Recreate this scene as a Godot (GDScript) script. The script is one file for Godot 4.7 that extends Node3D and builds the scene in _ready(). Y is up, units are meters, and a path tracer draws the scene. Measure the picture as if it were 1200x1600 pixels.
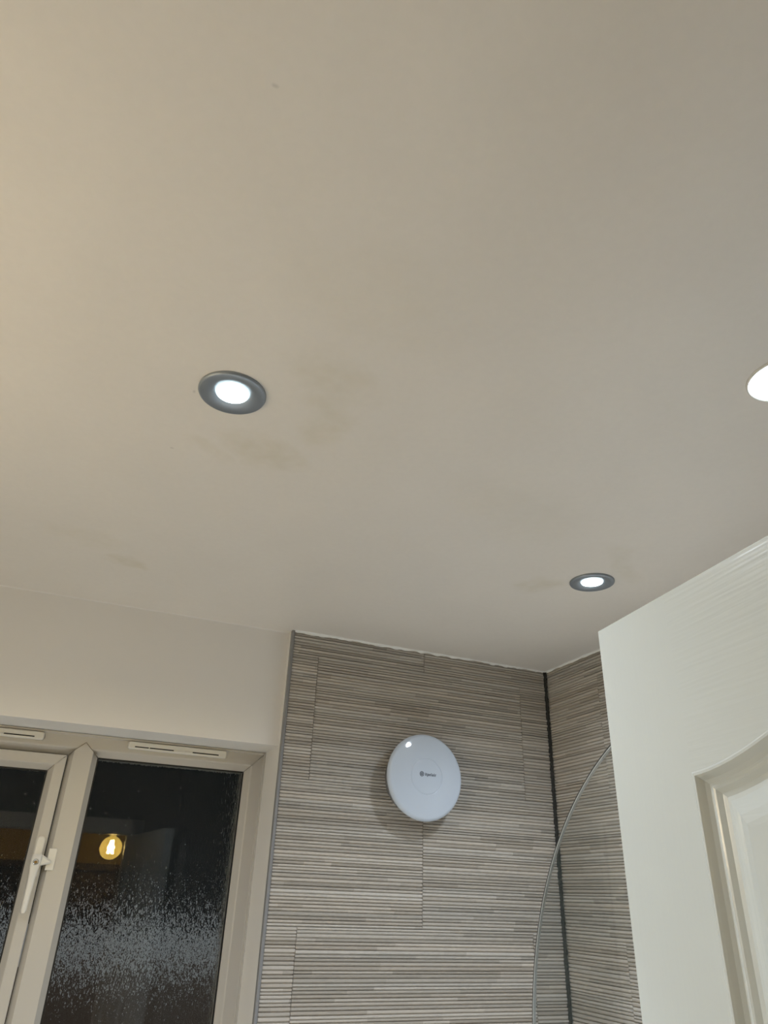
extends Node3D
# A small bathroom seen from its doorway, looking up: ceiling with downlights, tiled corner, extractor fan,
# window at night, shower screen and the open door.  The floor is y = 0, the back wall's tiles face z = 0
# and the right wall's tiles face x = 0.

const H := 2.35          # ceiling height
const NEAR := 1.93       # room side of the wall with the doorway
const LEFT := -1.95      # left wall
const W := 0.767         # width of the tiled part of the back wall

var rng := RandomNumberGenerator.new()
var M := {}

# ------------------------------------------------------------------ mesh helpers
func st_new() -> SurfaceTool:
	var st := SurfaceTool.new()
	st.begin(Mesh.PRIMITIVE_TRIANGLES)
	return st

func quad(st: SurfaceTool, a: Vector3, b: Vector3, c: Vector3, d: Vector3, smooth := false, ua := Vector2.ZERO, ub := Vector2(1, 0), uc := Vector2(1, 1), ud := Vector2(0, 1)) -> void:
	# a b c d run anticlockwise seen from outside
	st.set_smooth_group(0 if smooth else -1)
	for k in [[a, ua], [c, uc], [b, ub], [a, ua], [d, ud], [c, uc]]:
		st.set_uv(k[1])
		st.add_vertex(k[0])

func tri(st: SurfaceTool, a: Vector3, b: Vector3, c: Vector3) -> void:
	st.set_smooth_group(-1)
	for k in [a, c, b]:
		st.set_uv(Vector2(k.x, k.y))
		st.add_vertex(k)

func box(st: SurfaceTool, a: Vector3, b: Vector3) -> void:
	var p: Array = []
	for k in 8:
		p.append(Vector3(b.x if k & 1 else a.x, b.y if k & 2 else a.y, b.z if k & 4 else a.z))
	for f in [[4, 5, 7, 6], [1, 0, 2, 3], [5, 1, 3, 7], [0, 4, 6, 2], [6, 7, 3, 2], [0, 1, 5, 4]]:
		quad(st, p[f[0]], p[f[1]], p[f[2]], p[f[3]])

func rbox(st: SurfaceTool, a: Vector3, b: Vector3, r: float) -> void:
	# a box with chamfered edges
	var c := (a + b) * 0.5
	var h := (b - a) * 0.5
	r = minf(r, minf(h.x, minf(h.y, h.z)) * 0.98)
	var pt := func(sx: int, sy: int, sz: int, ax: int) -> Vector3:
		var i := h - Vector3(r, r, r)
		i[ax] = h[ax]
		return c + Vector3(sx * i.x, sy * i.y, sz * i.z)
	for s in [-1, 1]:
		var x := [pt.call(s, -1, -1, 0), pt.call(s, -1, 1, 0), pt.call(s, 1, 1, 0), pt.call(s, 1, -1, 0)]
		var y := [pt.call(-1, s, -1, 1), pt.call(1, s, -1, 1), pt.call(1, s, 1, 1), pt.call(-1, s, 1, 1)]
		var z := [pt.call(-1, -1, s, 2), pt.call(1, -1, s, 2), pt.call(1, 1, s, 2), pt.call(-1, 1, s, 2)]
		if s > 0:
			quad(st, x[0], x[3], x[2], x[1])
			quad(st, y[0], y[3], y[2], y[1])
			quad(st, z[0], z[1], z[2], z[3])
		else:
			quad(st, x[0], x[1], x[2], x[3])
			quad(st, y[0], y[1], y[2], y[3])
			quad(st, z[0], z[3], z[2], z[1])
	var fix := func(q: Array) -> void:
		var n: Vector3 = (q[1] - q[0]).cross(q[2] - q[0])
		var m: Vector3 = (q[0] + q[1] + q[2] + q[3]) * 0.25 - c
		if n.dot(m) < 0:
			quad(st, q[0], q[3], q[2], q[1])
		else:
			quad(st, q[0], q[1], q[2], q[3])
	for s in [-1, 1]:
		for t in [-1, 1]:
			fix.call([pt.call(s, t, -1, 0), pt.call(s, t, 1, 0), pt.call(s, t, 1, 1), pt.call(s, t, -1, 1)])
			fix.call([pt.call(s, -1, t, 0), pt.call(s, 1, t, 0), pt.call(s, 1, t, 2), pt.call(s, -1, t, 2)])
			fix.call([pt.call(-1, s, t, 1), pt.call(1, s, t, 1), pt.call(1, s, t, 2), pt.call(-1, s, t, 2)])
			for u in [-1, 1]:
				var q := [pt.call(s, t, u, 0), pt.call(s, t, u, 1), pt.call(s, t, u, 2)]
				var n: Vector3 = (q[1] - q[0]).cross(q[2] - q[0])
				if n.dot((q[0] + q[1] + q[2]) / 3.0 - c) < 0:
					tri(st, q[0], q[2], q[1])
				else:
					tri(st, q[0], q[1], q[2])

func lathe(st: SurfaceTool, prof: Array, segs: int, at: Vector3, ax: Vector3) -> void:
	# prof: Vector2(radius, height along ax), from the outside bottom round to the top; smooth
	var e1 := ax.cross(Vector3(0.31, 0.2, 0.93)).normalized()
	var e2 := ax.cross(e1).normalized()
	for k in segs:
		var t0 := TAU * k / segs
		var t1 := TAU * (k + 1) / segs
		var d0 := e1 * cos(t0) + e2 * sin(t0)
		var d1 := e1 * cos(t1) + e2 * sin(t1)
		for i in prof.size() - 1:
			var p: Vector2 = prof[i]
			var q: Vector2 = prof[i + 1]
			var a := at + d0 * p.x + ax * p.y
			var b := at + d1 * p.x + ax * p.y
			var c := at + d1 * q.x + ax * q.y
			var d := at + d0 * q.x + ax * q.y
			st.set_smooth_group(0)
			if p.x > 1e-6:
				for v in [a, c, b]:
					st.set_uv(Vector2(v.x, v.y))
					st.add_vertex(v)
			if q.x > 1e-6:
				for v in [a, d, c]:
					st.set_uv(Vector2(v.x, v.y))
					st.add_vertex(v)

func tube(st: SurfaceTool, pts: Array, r: float, segs := 10) -> void:
	var rings: Array = []
	for i in pts.size():
		var d: Vector3 = (pts[mini(i + 1, pts.size() - 1)] - pts[maxi(i - 1, 0)]).normalized()
		var up := Vector3(0, 0, 1) if absf(d.z) < 0.9 else Vector3(1, 0, 0)
		var e1 := d.cross(up).normalized()
		var e2 := d.cross(e1).normalized()
		var ring: Array = []
		for k in segs:
			var t := TAU * k / segs
			ring.append(pts[i] + (e1 * cos(t) + e2 * sin(t)) * r)
		rings.append(ring)
	for i in rings.size() - 1:
		for k in segs:
			var n := (k + 1) % segs
			quad(st, rings[i][k], rings[i][n], rings[i + 1][n], rings[i + 1][k], true)

func extrude(st: SurfaceTool, poly: PackedVector2Array, z0: float, z1: float, bevel := 0.0) -> void:
	# a polygon in x and y, anticlockwise, from z0 (back) to z1 (front), front edge chamfered
	if Geometry2D.is_polygon_clockwise(poly):
		poly.reverse()
	var inner := poly
	if bevel > 0.0:
		var o := Geometry2D.offset_polygon(poly, -bevel, Geometry2D.JOIN_MITER)
		if o.size() == 1 and o[0].size() == poly.size():
			inner = o[0]
			if Geometry2D.is_polygon_clockwise(inner):
				inner.reverse()
			var best := 0
			for k in inner.size():
				if inner[k].distance_to(poly[0]) < inner[best].distance_to(poly[0]):
					best = k
			var turned := PackedVector2Array()
			for k in inner.size():
				turned.append(inner[(best + k) % inner.size()])
			inner = turned
		else:
			bevel = 0.0
	var n := poly.size()
	for k in n:
		var m := (k + 1) % n
		var a := Vector3(poly[k].x, poly[k].y, z0)
		var b := Vector3(poly[m].x, poly[m].y, z0)
		var c := Vector3(poly[m].x, poly[m].y, z1 - bevel)
		var d := Vector3(poly[k].x, poly[k].y, z1 - bevel)
		quad(st, a, b, c, d)
		if bevel > 0.0:
			quad(st, d, c, Vector3(inner[m].x, inner[m].y, z1), Vector3(inner[k].x, inner[k].y, z1))
	var t := Geometry2D.triangulate_polygon(inner)
	for k in range(0, t.size(), 3):
		var a := inner[t[k]]
		var b := inner[t[k + 1]]
		var c := inner[t[k + 2]]
		if (b - a).cross(c - a) < 0:
			var s := b
			b = c
			c = s
		tri(st, Vector3(a.x, a.y, z1), Vector3(b.x, b.y, z1), Vector3(c.x, c.y, z1))
	t = Geometry2D.triangulate_polygon(poly)
	for k in range(0, t.size(), 3):
		var a := poly[t[k]]
		var b := poly[t[k + 1]]
		var c := poly[t[k + 2]]
		if (b - a).cross(c - a) > 0:
			var s := b
			b = c
			c = s
		tri(st, Vector3(a.x, a.y, z0), Vector3(b.x, b.y, z0), Vector3(c.x, c.y, z0))

func obj(called: String, st: SurfaceTool, mat: Material, parent: Node = self) -> MeshInstance3D:
	st.generate_normals()
	var o := MeshInstance3D.new()
	o.name = called
	o.mesh = st.commit()
	o.material_override = null
	for k in o.mesh.get_surface_count():
		o.mesh.surface_set_material(k, mat)
	parent.add_child(o, true)
	return o

func boxes(called: String, list: Array, mat: Material, parent: Node = self, r := 0.0) -> MeshInstance3D:
	var st := st_new()
	for b in list:
		if r > 0.0:
			rbox(st, b[0], b[1], r)
		else:
			box(st, b[0], b[1])
	return obj(called, st, mat, parent)

func thing(called: String, label: String, category: String, at: Vector3, group := "") -> Node3D:
	var o := Node3D.new()
	o.name = called
	add_child(o, true)
	o.position = at
	o.set_meta("label", label)
	o.set_meta("category", category)
	if group:
		o.set_meta("group", group)
	return o

func struct(o: Node, label := "") -> Node:
	o.set_meta("kind", "structure")
	if label:
		o.set_meta("label", label)
	return o

func mat(color: Color, rough := 0.6, metal := 0.0, spec := 0.5) -> StandardMaterial3D:
	var m := StandardMaterial3D.new()
	m.albedo_color = color
	m.roughness = rough
	m.metallic = metal
	m.metallic_specular = spec
	return m

func glow(color: Color, energy: float) -> StandardMaterial3D:
	var m := mat(Color(0.9, 0.9, 0.9), 0.5)
	m.emission_enabled = true
	m.emission = color
	m.emission_energy_multiplier = energy
	return m

func noise_image(w: int, h: int, fx: float, fy: float, sd: int, octaves := 3) -> Image:
	var n := FastNoiseLite.new()
	n.seed = sd
	n.frequency = 1.0
	n.fractal_octaves = octaves
	var im := Image.create(w, h, false, Image.FORMAT_L8)
	for y in h:
		for x in w:
			var v := clampf(0.5 + 0.6 * n.get_noise_2d(x * fx, y * fy), 0, 1)
			im.set_pixel(x, y, Color(v, v, v))
	return im

# ------------------------------------------------------------------ the scene
func _ready() -> void:
	rng.seed = 41
	camera_and_light()
	materials()
	room()
	tiles()
	trims()
	window()
	door()
	hall()
	outside()
	downlights()
	extractor_fan()
	bath_and_screen()
	pendant()
	added_ceiling_wash()

func camera_and_light() -> void:
	var cam := Camera3D.new()
	cam.name = "camera"
	cam.fov = 71.3154
	cam.near = 0.02
	cam.far = 60.0
	add_child(cam)
	cam.position = Vector3(-1.2234, H - 0.5984, 1.7106)
	cam.rotation_order = EULER_ORDER_YXZ
	cam.rotation_degrees = Vector3(28.4507, -22.1393, 2.2269)
	cam.current = true
	var e := Environment.new()
	e.background_mode = Environment.BG_COLOR
	e.background_color = Color(0.035, 0.05, 0.055)
	e.background_energy_multiplier = 1.0
	e.tonemap_mode = Environment.TONE_MAPPER_LINEAR
	e.tonemap_exposure = 1.0
	e.sdfgi_enabled = true
	e.ssao_enabled = true
	e.ssil_enabled = true
	var we := WorldEnvironment.new()
	we.name = "world_environment"
	we.environment = e
	add_child(we)

func materials() -> void:
	M.paint = mat(Color(0.92, 0.91, 0.89), 0.55)
	M.wall_cream = mat(Color(0.89, 0.865, 0.81), 0.7)
	M.wall_grey = mat(Color(0.50, 0.49, 0.47), 0.7)
	M.hall_yellow = mat(Color(0.84, 0.72, 0.44), 0.8)
	M.floor = mat(Color(0.84, 0.81, 0.77), 0.5)
	M.hall_floor = mat(Color(0.30, 0.22, 0.16), 0.8)
	M.dark_wood = mat(Color(0.23, 0.15, 0.11), 0.6)
	M.grout = mat(Color(0.50, 0.49, 0.47), 0.9)
	M.dark_grout = mat(Color(0.17, 0.17, 0.155), 0.8)
	M.caulk = mat(Color(0.94, 0.94, 0.92), 0.5)
	M.tile_trim = mat(Color(0.56, 0.56, 0.56), 0.45, 0.2)
	M.upvc = mat(Color(0.735, 0.72, 0.69), 0.35)
	M.upvc_white = mat(Color(0.86, 0.85, 0.82), 0.3)
	M.groove_shade = mat(Color(0.46, 0.43, 0.39), 0.7)
	M.gasket = mat(Color(0.03, 0.035, 0.035), 0.6)
	M.slot = mat(Color(0.05, 0.045, 0.04), 0.8)
	M.brass = mat(Color(0.62, 0.50, 0.30), 0.35, 0.9)
	M.chrome = mat(Color(0.80, 0.81, 0.80), 0.18, 1.0)
	M.seal = mat(Color(0.14, 0.15, 0.14), 0.5)
	M.edge = mat(Color(0.66, 0.67, 0.65), 0.4, 0.3)
	M.bezel = mat(Color(0.60, 0.63, 0.66), 0.45, 0.75)
	M.plastic = mat(Color(0.77, 0.81, 0.855), 0.05)
	M.plastic_grey = mat(Color(0.55, 0.56, 0.57), 0.5)
	M.print = mat(Color(0.20, 0.22, 0.25), 0.6)
	M.bath = mat(Color(0.92, 0.92, 0.91), 0.15)
	M.render_wall = mat(Color(0.78, 0.80, 0.80), 0.9)
	M.fence = mat(Color(0.20, 0.16, 0.12), 0.9)
	M.lawn = mat(Color(0.10, 0.12, 0.08), 1.0)
	# ceiling paint: off-white with yellowish water stains round the fittings
	M.ceiling = mat(Color(1, 1, 1), 0.42)
	M.ceiling.albedo_texture = ImageTexture.create_from_image(ceiling_image())
	M.ceiling.heightmap_enabled = true
	M.ceiling.heightmap_texture = ImageTexture.create_from_image(noise_image(384, 384, 0.018, 0.018, 5, 4))
	M.ceiling.heightmap_scale = 0.22
	# door paint over an embossed wood grain; the grain runs along v
	M.door = mat(Color(0.77, 0.79, 0.775), 0.2)
	M.door.heightmap_enabled = true
	M.door.heightmap_texture = ImageTexture.create_from_image(noise_image(512, 512, 0.16, 0.006, 8, 3))
	M.door.heightmap_scale = 0.010
	M.door.texture_repeat = true
	# panes
	M.pane = mat(Color(0.6, 0.66, 0.64, 0.0), 0.0, 0.0, 0.38)
	M.pane.transparency = BaseMaterial3D.TRANSPARENCY_ALPHA
	M.rain = mat(Color(0.95, 0.965, 0.96, 0.0), 0.02)
	M.rain.refraction_enabled = true
	M.rain.refraction_scale = 0.02
	M.rain.transparency = BaseMaterial3D.TRANSPARENCY_ALPHA
	M.rain.heightmap_enabled = true
	M.rain.heightmap_texture = ImageTexture.create_from_image(rain_image())
	M.rain.heightmap_scale = 0.25
	M.screen = mat(Color(0.28, 0.33, 0.31, 0.08), 0.02)
	M.screen.transparency = BaseMaterial3D.TRANSPARENCY_ALPHA
	M.bulb_glass = mat(Color(0.9, 0.82, 0.55, 0.08), 0.02)
	M.bulb_glass.transparency = BaseMaterial3D.TRANSPARENCY_ALPHA
	M.bulb_glass.emission_enabled = true
	M.bulb_glass.emission = Color(1.0, 0.85, 0.42)
	M.bulb_glass.emission_energy_multiplier = 45.0
	M.lamp_face = glow(Color(0.90, 0.98, 1.0), 7.0)
	M.filament = glow(Color(1.0, 0.90, 0.55), 260.0)
	M.tube = glow(Color(1.0, 0.90, 0.74), 4.0)
	M.flood = glow(Color(0.85, 0.95, 1.0), 6.0)

func ceiling_image() -> Image:
	# mapped over x LEFT..0 and z 0..NEAR
	var n := FastNoiseLite.new()
	n.seed = 12
	n.frequency = 1.0
	n.fractal_octaves = 4
	var w := 768
	var im := Image.create(w, w, false, Image.FORMAT_RGB8)
	# blotches of stain: x, z, half length, half width, turn, strength
	var blots := [
		[-1.010, 1.000, 0.075, 0.050, 0.5, 0.8], [-0.985, 0.900, 0.085, 0.045, 1.3, 0.9], [-1.045, 0.780, 0.085, 0.042, 0.25, 1.0],
		[-1.130, 0.745, 0.055, 0.024, 0.3, 0.6], [-1.198, 0.245, 0.050, 0.026, 0.35, 1.3], [-1.28, 0.33, 0.09, 0.05, 0.3, 0.5], [-0.385, 0.540, 0.045, 0.062, 0.3, 1.1],
		[-0.300, 0.700, 0.11, 0.035, 0.6, 0.7], [-0.60, 0.80, 0.16, 0.10, 0.4, 0.35], [-1.02, 1.15, 0.14, 0.08, 0.2, 0.3],
	]
	for y in w:
		for x in w:
			var px := LEFT + (x + 0.5) / w * -LEFT
			var pz := (y + 0.5) / w * NEAR
			var wob := Vector2(n.get_noise_2d(px * 7, pz * 7), n.get_noise_2d(px * 7 + 40, pz * 7)) * 0.035
			var s := 0.0
			for b in blots:
				var d := (Vector2(px - b[0], pz - b[1]) + wob).rotated(b[4])
				var q := Vector2(d.x / b[2], d.y / b[3]).length()
				s = maxf(s, b[5] * (1.0 - smoothstep(0.35, 1.15, q)))
			s *= 0.75 + 0.5 * n.get_noise_2d(px * 30, pz * 30)
			var f := 0.006 * n.get_noise_2d(px * 60, pz * 60) + 0.008 * n.get_noise_2d(px * 4 + 9, pz * 4)
			var c := Color(0.895 + f, 0.872 + f, 0.832 + f)
			c = c.lerp(Color(0.80, 0.765, 0.665), clampf(s, 0, 1.4) * 0.34)
			# a hair and two specks stuck in the paint
			if Vector2((px + 1.186) / 0.004, (pz - 1.339) / 0.0014).length() < 1.0 or Vector2(px + 1.174, pz - 0.887).length() < 0.0022 or Vector2(px + 1.181, pz - 0.73).length() < 0.0022:
				c = c.darkened(0.1)
			im.set_pixel(x, y, c)
	return im

func rain_image() -> Image:
	# the relief of the patterned pane: fine upright runs broken into drops
	var a := FastNoiseLite.new()
	a.seed = 3
	a.frequency = 1.0
	a.fractal_octaves = 2
	var w := 1024
	var im := Image.create(w, w, false, Image.FORMAT_L8)
	for y in w:
		for x in w:
			var v := 0.5 + 0.55 * a.get_noise_2d(x * 0.20, y * 0.011) + 0.14 * a.get_noise_2d(x * 0.34 + 300, y * 0.05)
			v = clampf(v, 0, 1)
			im.set_pixel(x, y, Color(v, v, v))
	return im

# ------------------------------------------------------------------ room shell
func room() -> void:
	var t := 0.12
	struct(boxes("floor", [[Vector3(LEFT - t, -0.1, -0.3), Vector3(t, 0, NEAR + 0.1)]], M.floor))
	# ceiling with mapped underside
	var st := st_new()
	box(st, Vector3(LEFT - t, H + 0.001, -0.3), Vector3(t, H + 0.12, NEAR + 0.1))
	var x0 := LEFT
	quad(st, Vector3(x0, H, 0), Vector3(0.0, H, 0), Vector3(0.0, H, NEAR), Vector3(x0, H, NEAR), false, Vector2(0, 0), Vector2(1, 0), Vector2(1, 1), Vector2(0, 1))
	quad(st, Vector3(x0, H, -0.05), Vector3(0.0, H, -0.05), Vector3(0.0, H, 0), Vector3(x0, H, 0), false, Vector2(0, 0), Vector2(1, 0), Vector2(1, 0), Vector2(0, 0))
	struct(obj("ceiling", st, M.ceiling), "off-white painted ceiling with faint yellow stains")
	# back wall round the window opening (x -1.81..-W, y 1.05..H-0.283)
	var wl := -1.81
	var top := H - 0.283
	var back := boxes("wall_back", [
		[Vector3(wl, top, -0.3), Vector3(-W, H, -0.03)],
		[Vector3(LEFT - t, 0, -0.3), Vector3(wl, H, -0.03)],
		[Vector3(wl, 0, -0.3), Vector3(-W, 1.02, -0.03)],
		[Vector3(-W, 0, -0.3), Vector3(t, H, -0.0135)],
	], M.paint)
	struct(back, "white plaster above the window beside a tiled strip")
	boxes("grout_bed", [[Vector3(-W + 0.007, 0, -0.0134), Vector3(0.0, H, -0.0056)]], M.grout, back)
	var right := boxes("wall_right", [[Vector3(0.0135, 0, -0.3), Vector3(0.13, H, NEAR + 0.1)]], M.paint)
	struct(right)
	boxes("grout_bed", [[Vector3(0.0056, 0, 0.0), Vector3(0.0134, H, NEAR)]], M.grout, right)
	struct(boxes("wall_left", [[Vector3(LEFT - t, 0, -0.3), Vector3(LEFT, H, NEAR + 0.1)]], M.wall_cream))
	# wall with the doorway
	struct(boxes("wall_front", [
		[Vector3(LEFT - t, 0, NEAR), Vector3(-1.62, H, NEAR + 0.1)],
		[Vector3(-1.62, 1.995, NEAR), Vector3(-0.87, H, NEAR + 0.1)],
		[Vector3(-0.87, 0, NEAR), Vector3(t, H, NEAR + 0.1)],
	], M.wall_grey))

# ------------------------------------------------------------------ tiles
var tile_rows: Array = []
var tile_mats: Array = []

func tile_variant(sd: int) -> void:
	var g := RandomNumberGenerator.new()
	g.seed = sd
	# heights of the ribs of one tile
	var rows: Array = []
	var y := 0.0
	while y < 0.2994:
		var h := g.randf_range(0.0055, 0.0092)
		if 0.2994 - y - h < 0.005:
			h = 0.2994 - y
		rows.append([y, y + h, -g.randf_range(0.0, 0.0011)])
		y += h
	tile_rows.append(rows)
	var iw := 1024
	var ih := 512
	var n := FastNoiseLite.new()
	n.seed = sd
	n.frequency = 1.0
	var data := PackedByteArray()
	data.resize(iw * ih * 3)
	var per_row: Array = []
	for r in rows:
		var segs := PackedFloat32Array()
		var x := 0
		var line := PackedFloat32Array()
		line.resize(iw)
		var base := g.randf_range(-0.03, 0.03)
		while x < iw:
			var len := g.randi_range(60, 520)
			var tone := base + g.randf_range(-0.065, 0.06)
			for k in range(x, mini(iw, x + len)):
				line[k] = tone
			x += len
		per_row.append([line, g.randf_range(-0.5, 0.5)])
	var ri := 0
	for j in ih:
		var yy := (ih - 1 - j + 0.5) / ih * 0.2994     # image runs from the top down
		ri = 0
		while ri < rows.size() - 1 and yy > rows[ri][1]:
			ri += 1
		var line: PackedFloat32Array = per_row[ri][0]
		var warm: float = per_row[ri][1] * 0.012
		for i in iw:
			var v := 0.695 + line[i] + 0.028 * n.get_noise_2d(i * 0.03, j * 0.35) + 0.02 * n.get_noise_2d(i * 0.25, j * 0.8 + 90)
			var o := (j * iw + i) * 3
			data[o] = int(clampf(v + 0.022 + warm, 0, 1) * 255)
			data[o + 1] = int(clampf(v - 0.004, 0, 1) * 255)
			data[o + 2] = int(clampf(v - 0.045 - warm, 0, 1) * 255)
	var m := mat(Color(1, 1, 1), 0.5)
	m.albedo_texture = ImageTexture.create_from_image(Image.create_from_data(iw, ih, false, Image.FORMAT_RGB8, data))
	m.texture_repeat = false
	tile_mats.append(m)

func tile_mesh(variant: int, x0: float, x1: float, y0: float, y1: float) -> SurfaceTool:
	# the part x0..x1, y0..y1 of a ribbed tile 0.5988 by 0.2994; z = 0 is the front
	var st := st_new()
	var prof: Array = []
	for r in tile_rows[variant]:
		var a: float = r[0]
		var h: float = r[1] - a
		var z: float = r[2]
		for q in [[0.0, -0.0044], [0.10, -0.0040], [0.34, z - 0.0006], [0.46, z], [0.84, z], [0.95, z - 0.0008]]:
			prof.append(Vector2(a + h * q[0], q[1]))
	prof.append(Vector2(0.2994, -0.0044))
	var cut: Array = []
	for k in prof.size() - 1:
		var p: Vector2 = prof[k]
		var q: Vector2 = prof[k + 1]
		if q.x <= y0 or p.x >= y1:
			continue
		if cut.is_empty():
			cut.append(p.lerp(q, clampf((y0 - p.x) / (q.x - p.x), 0, 1)))
		cut.append(p.lerp(q, clampf((y1 - p.x) / (q.x - p.x), 0, 1)))
	var u0 := x0 / 0.5988
	var u1 := x1 / 0.5988
	for k in cut.size() - 1:
		var p: Vector2 = cut[k]
		var q: Vector2 = cut[k + 1]
		var v0 := 1.0 - p.x / 0.2994
		var v1 := 1.0 - q.x / 0.2994
		quad(st, Vector3(x0, p.x, p.y), Vector3(x1, p.x, p.y), Vector3(x1, q.x, q.y), Vector3(x0, q.x, q.y), false, Vector2(u0, v0), Vector2(u1, v0), Vector2(u1, v1), Vector2(u0, v1))
		# ends
		quad(st, Vector3(x0, p.x, -0.0095), Vector3(x0, p.x, p.y), Vector3(x0, q.x, q.y), Vector3(x0, q.x, -0.0095), false, Vector2(u0, v0), Vector2(u0, v0), Vector2(u0, v1), Vector2(u0, v1))
		quad(st, Vector3(x1, p.x, p.y), Vector3(x1, p.x, -0.0095), Vector3(x1, q.x, -0.0095), Vector3(x1, q.x, q.y), false, Vector2(u1, v0), Vector2(u1, v0), Vector2(u1, v1), Vector2(u1, v1))
	return st

func tiles() -> void:
	for sd in [101, 202, 303]:
		tile_variant(sd)
	var first := H - 0.3574      # bottom of the highest whole course
	var back := get_node("wall_back")
	var right := get_node("wall_right")
	var count := 0
	for course in range(-1, 7):
		var yb := first - course * 0.3
		var y0 := maxf(0.0, -yb)
		var y1 := minf(0.2994, H - 0.002 - yb)
		# back wall: joints at -0.692 and -0.092 on odd courses, -0.392 on even ones
		var xs := -0.692 if course % 2 == 0 else -0.392
		for k in range(-1, 3):
			var xa := xs + k * 0.6 + 0.0006
			var l := maxf(xa, -W + 0.0075)
			var r := minf(xa + 0.5988, -0.0045 - rng.randf() * 0.0015)
			if r - l < 0.01:
				continue
			var v := (count * 2 + course + 3) % 3
			var o := obj("tile", tile_mesh(v, l - xa, r - xa, y0, y1), tile_mats[v], back)
			o.position = Vector3(xa, yb, rng.randf_range(-0.0002, 0.0002))
			count += 1
		var zs := 0.224 if course % 2 == 0 else -0.076
		for k in range(-1, 4):
			var za := zs + k * 0.6 + 0.0006
			var l := maxf(za, 0.0045)
			var r := minf(za + 0.5988, NEAR)
			if r - l < 0.01:
				continue
			var v := (count + course + 4) % 3
			var o := obj("tile", tile_mesh(v, l - za, r - za, y0, y1), tile_mats[v], right)
			o.transform = Transform3D(Basis(Vector3(0, 0, 1), Vector3(0, 1, 0), Vector3(-1, 0, 0)), Vector3(rng.randf_range(-0.0002, 0.0002), yb, za))
			count += 1

func bead(pts: Array, n1: Vector3, n2: Vector3, smin: float, smax: float, sd: int, jag := 2.5) -> SurfaceTool:
	# an uneven fillet of filler in the corner between two surfaces with inward normals n1 and n2
	var g := FastNoiseLite.new()
	g.seed = sd
	g.frequency = 9.0
	g.fractal_octaves = 4
	var st := st_new()
	var last: Array = []
	var run := 0.0
	for k in pts.size():
		if k:
			run += pts[k].distance_to(pts[k - 1])
		var a := lerpf(smin, smax, clampf(0.5 + g.get_noise_1d(run * jag), 0, 1))
		var b := lerpf(smin, smax, clampf(0.5 + g.get_noise_1d(run * jag + 50), 0, 1))
		var p: Vector3 = pts[k]
		var ring := [p + n1 * a, p + n1 * a * 0.35 + n2 * b * 0.35, p + n2 * b, p - n1 * 0.004 - n2 * 0.004]
		if last:
			for i in 4:
				var j := (i + 1) % 4
				var q := [last[i], last[j], ring[j], ring[i]]
				var n: Vector3 = (q[1] - q[0]).cross(q[3] - q[0])
				var mid: Vector3 = (q[0] + q[1] + q[2] + q[3]) * 0.25
				var cen: Vector3 = (ring[0] + ring[1] + ring[2] + ring[3] + last[0] + last[1] + last[2] + last[3]) * 0.125
				if n.dot(mid - cen) < 0:
					q = [q[0], q[3], q[2], q[1]]
				quad(st, q[0], q[1], q[2], q[3])
		last = ring
	return st

func trims() -> void:
	var a: Array = []
	for k in 121:
		a.append(Vector3(lerpf(-W, 0, k / 120.0), H, -0.001))
	struct(obj("trim_1", bead(a, Vector3(0, -1, 0), Vector3(0, 0, 1), 0.0022, 0.0072, 4), M.caulk), "uneven white filler where tiles meet the ceiling")
	a = []
	for k in 181:
		a.append(Vector3(0.001, H, lerpf(0, NEAR, k / 180.0)))
	struct(obj("trim_2", bead(a, Vector3(0, -1, 0), Vector3(-1, 0, 0), 0.0018, 0.007, 7), M.caulk), "white filler along the top of the right-hand tiles")
	a = []
	for k in 901:
		a.append(Vector3(-0.001, lerpf(0.0, H - 0.003, k / 900.0), 0.0))
	struct(obj("trim_3", bead(a, Vector3(-1, 0, 0), Vector3(0, 0, 1), 0.0046, 0.0085, 9, 11.0), M.dark_grout), "dark grout line in the tiled corner")
	struct(boxes("trim_4", [[Vector3(-W - 0.0005, 0.0, -0.0120), Vector3(-W + 0.0068, H, 0.0012)]], M.tile_trim, self, 0.0012), "grey edging strip down the side of the tiles")
	var c: Array = []
	for k in 121:
		c.append(Vector3(lerpf(-1.95, -W - 0.001, k / 120.0), H, -0.03))
	struct(obj("trim_5", bead(c, Vector3(0, -1, 0), Vector3(0, 0, 1), 0.001, 0.0025, 14), M.paint), "soft painted joint between window wall and ceiling")
	# architrave and lining of the doorway
	var l := -1.62
	var r := -0.87
	struct(boxes("trim_6", [
		[Vector3(l - 0.055, 0, NEAR - 0.016), Vector3(l + 0.012, 2.05, NEAR)], [Vector3(l - 0.055, 1.985, NEAR - 0.016), Vector3(r + 0.055, 2.05, NEAR)], [Vector3(r - 0.004, 0, NEAR - 0.016), Vector3(r + 0.055, 2.05, NEAR)],
		[Vector3(l, 0, NEAR), Vector3(l + 0.025, 1.995, NEAR + 0.1)], [Vector3(r - 0.012, 0, NEAR), Vector3(r, 1.995, NEAR + 0.1)], [Vector3(l, 1.983, NEAR), Vector3(r, 1.995, NEAR + 0.1)],
	], M.upvc_white, self, 0.003), "white painted frame round the doorway")

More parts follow.
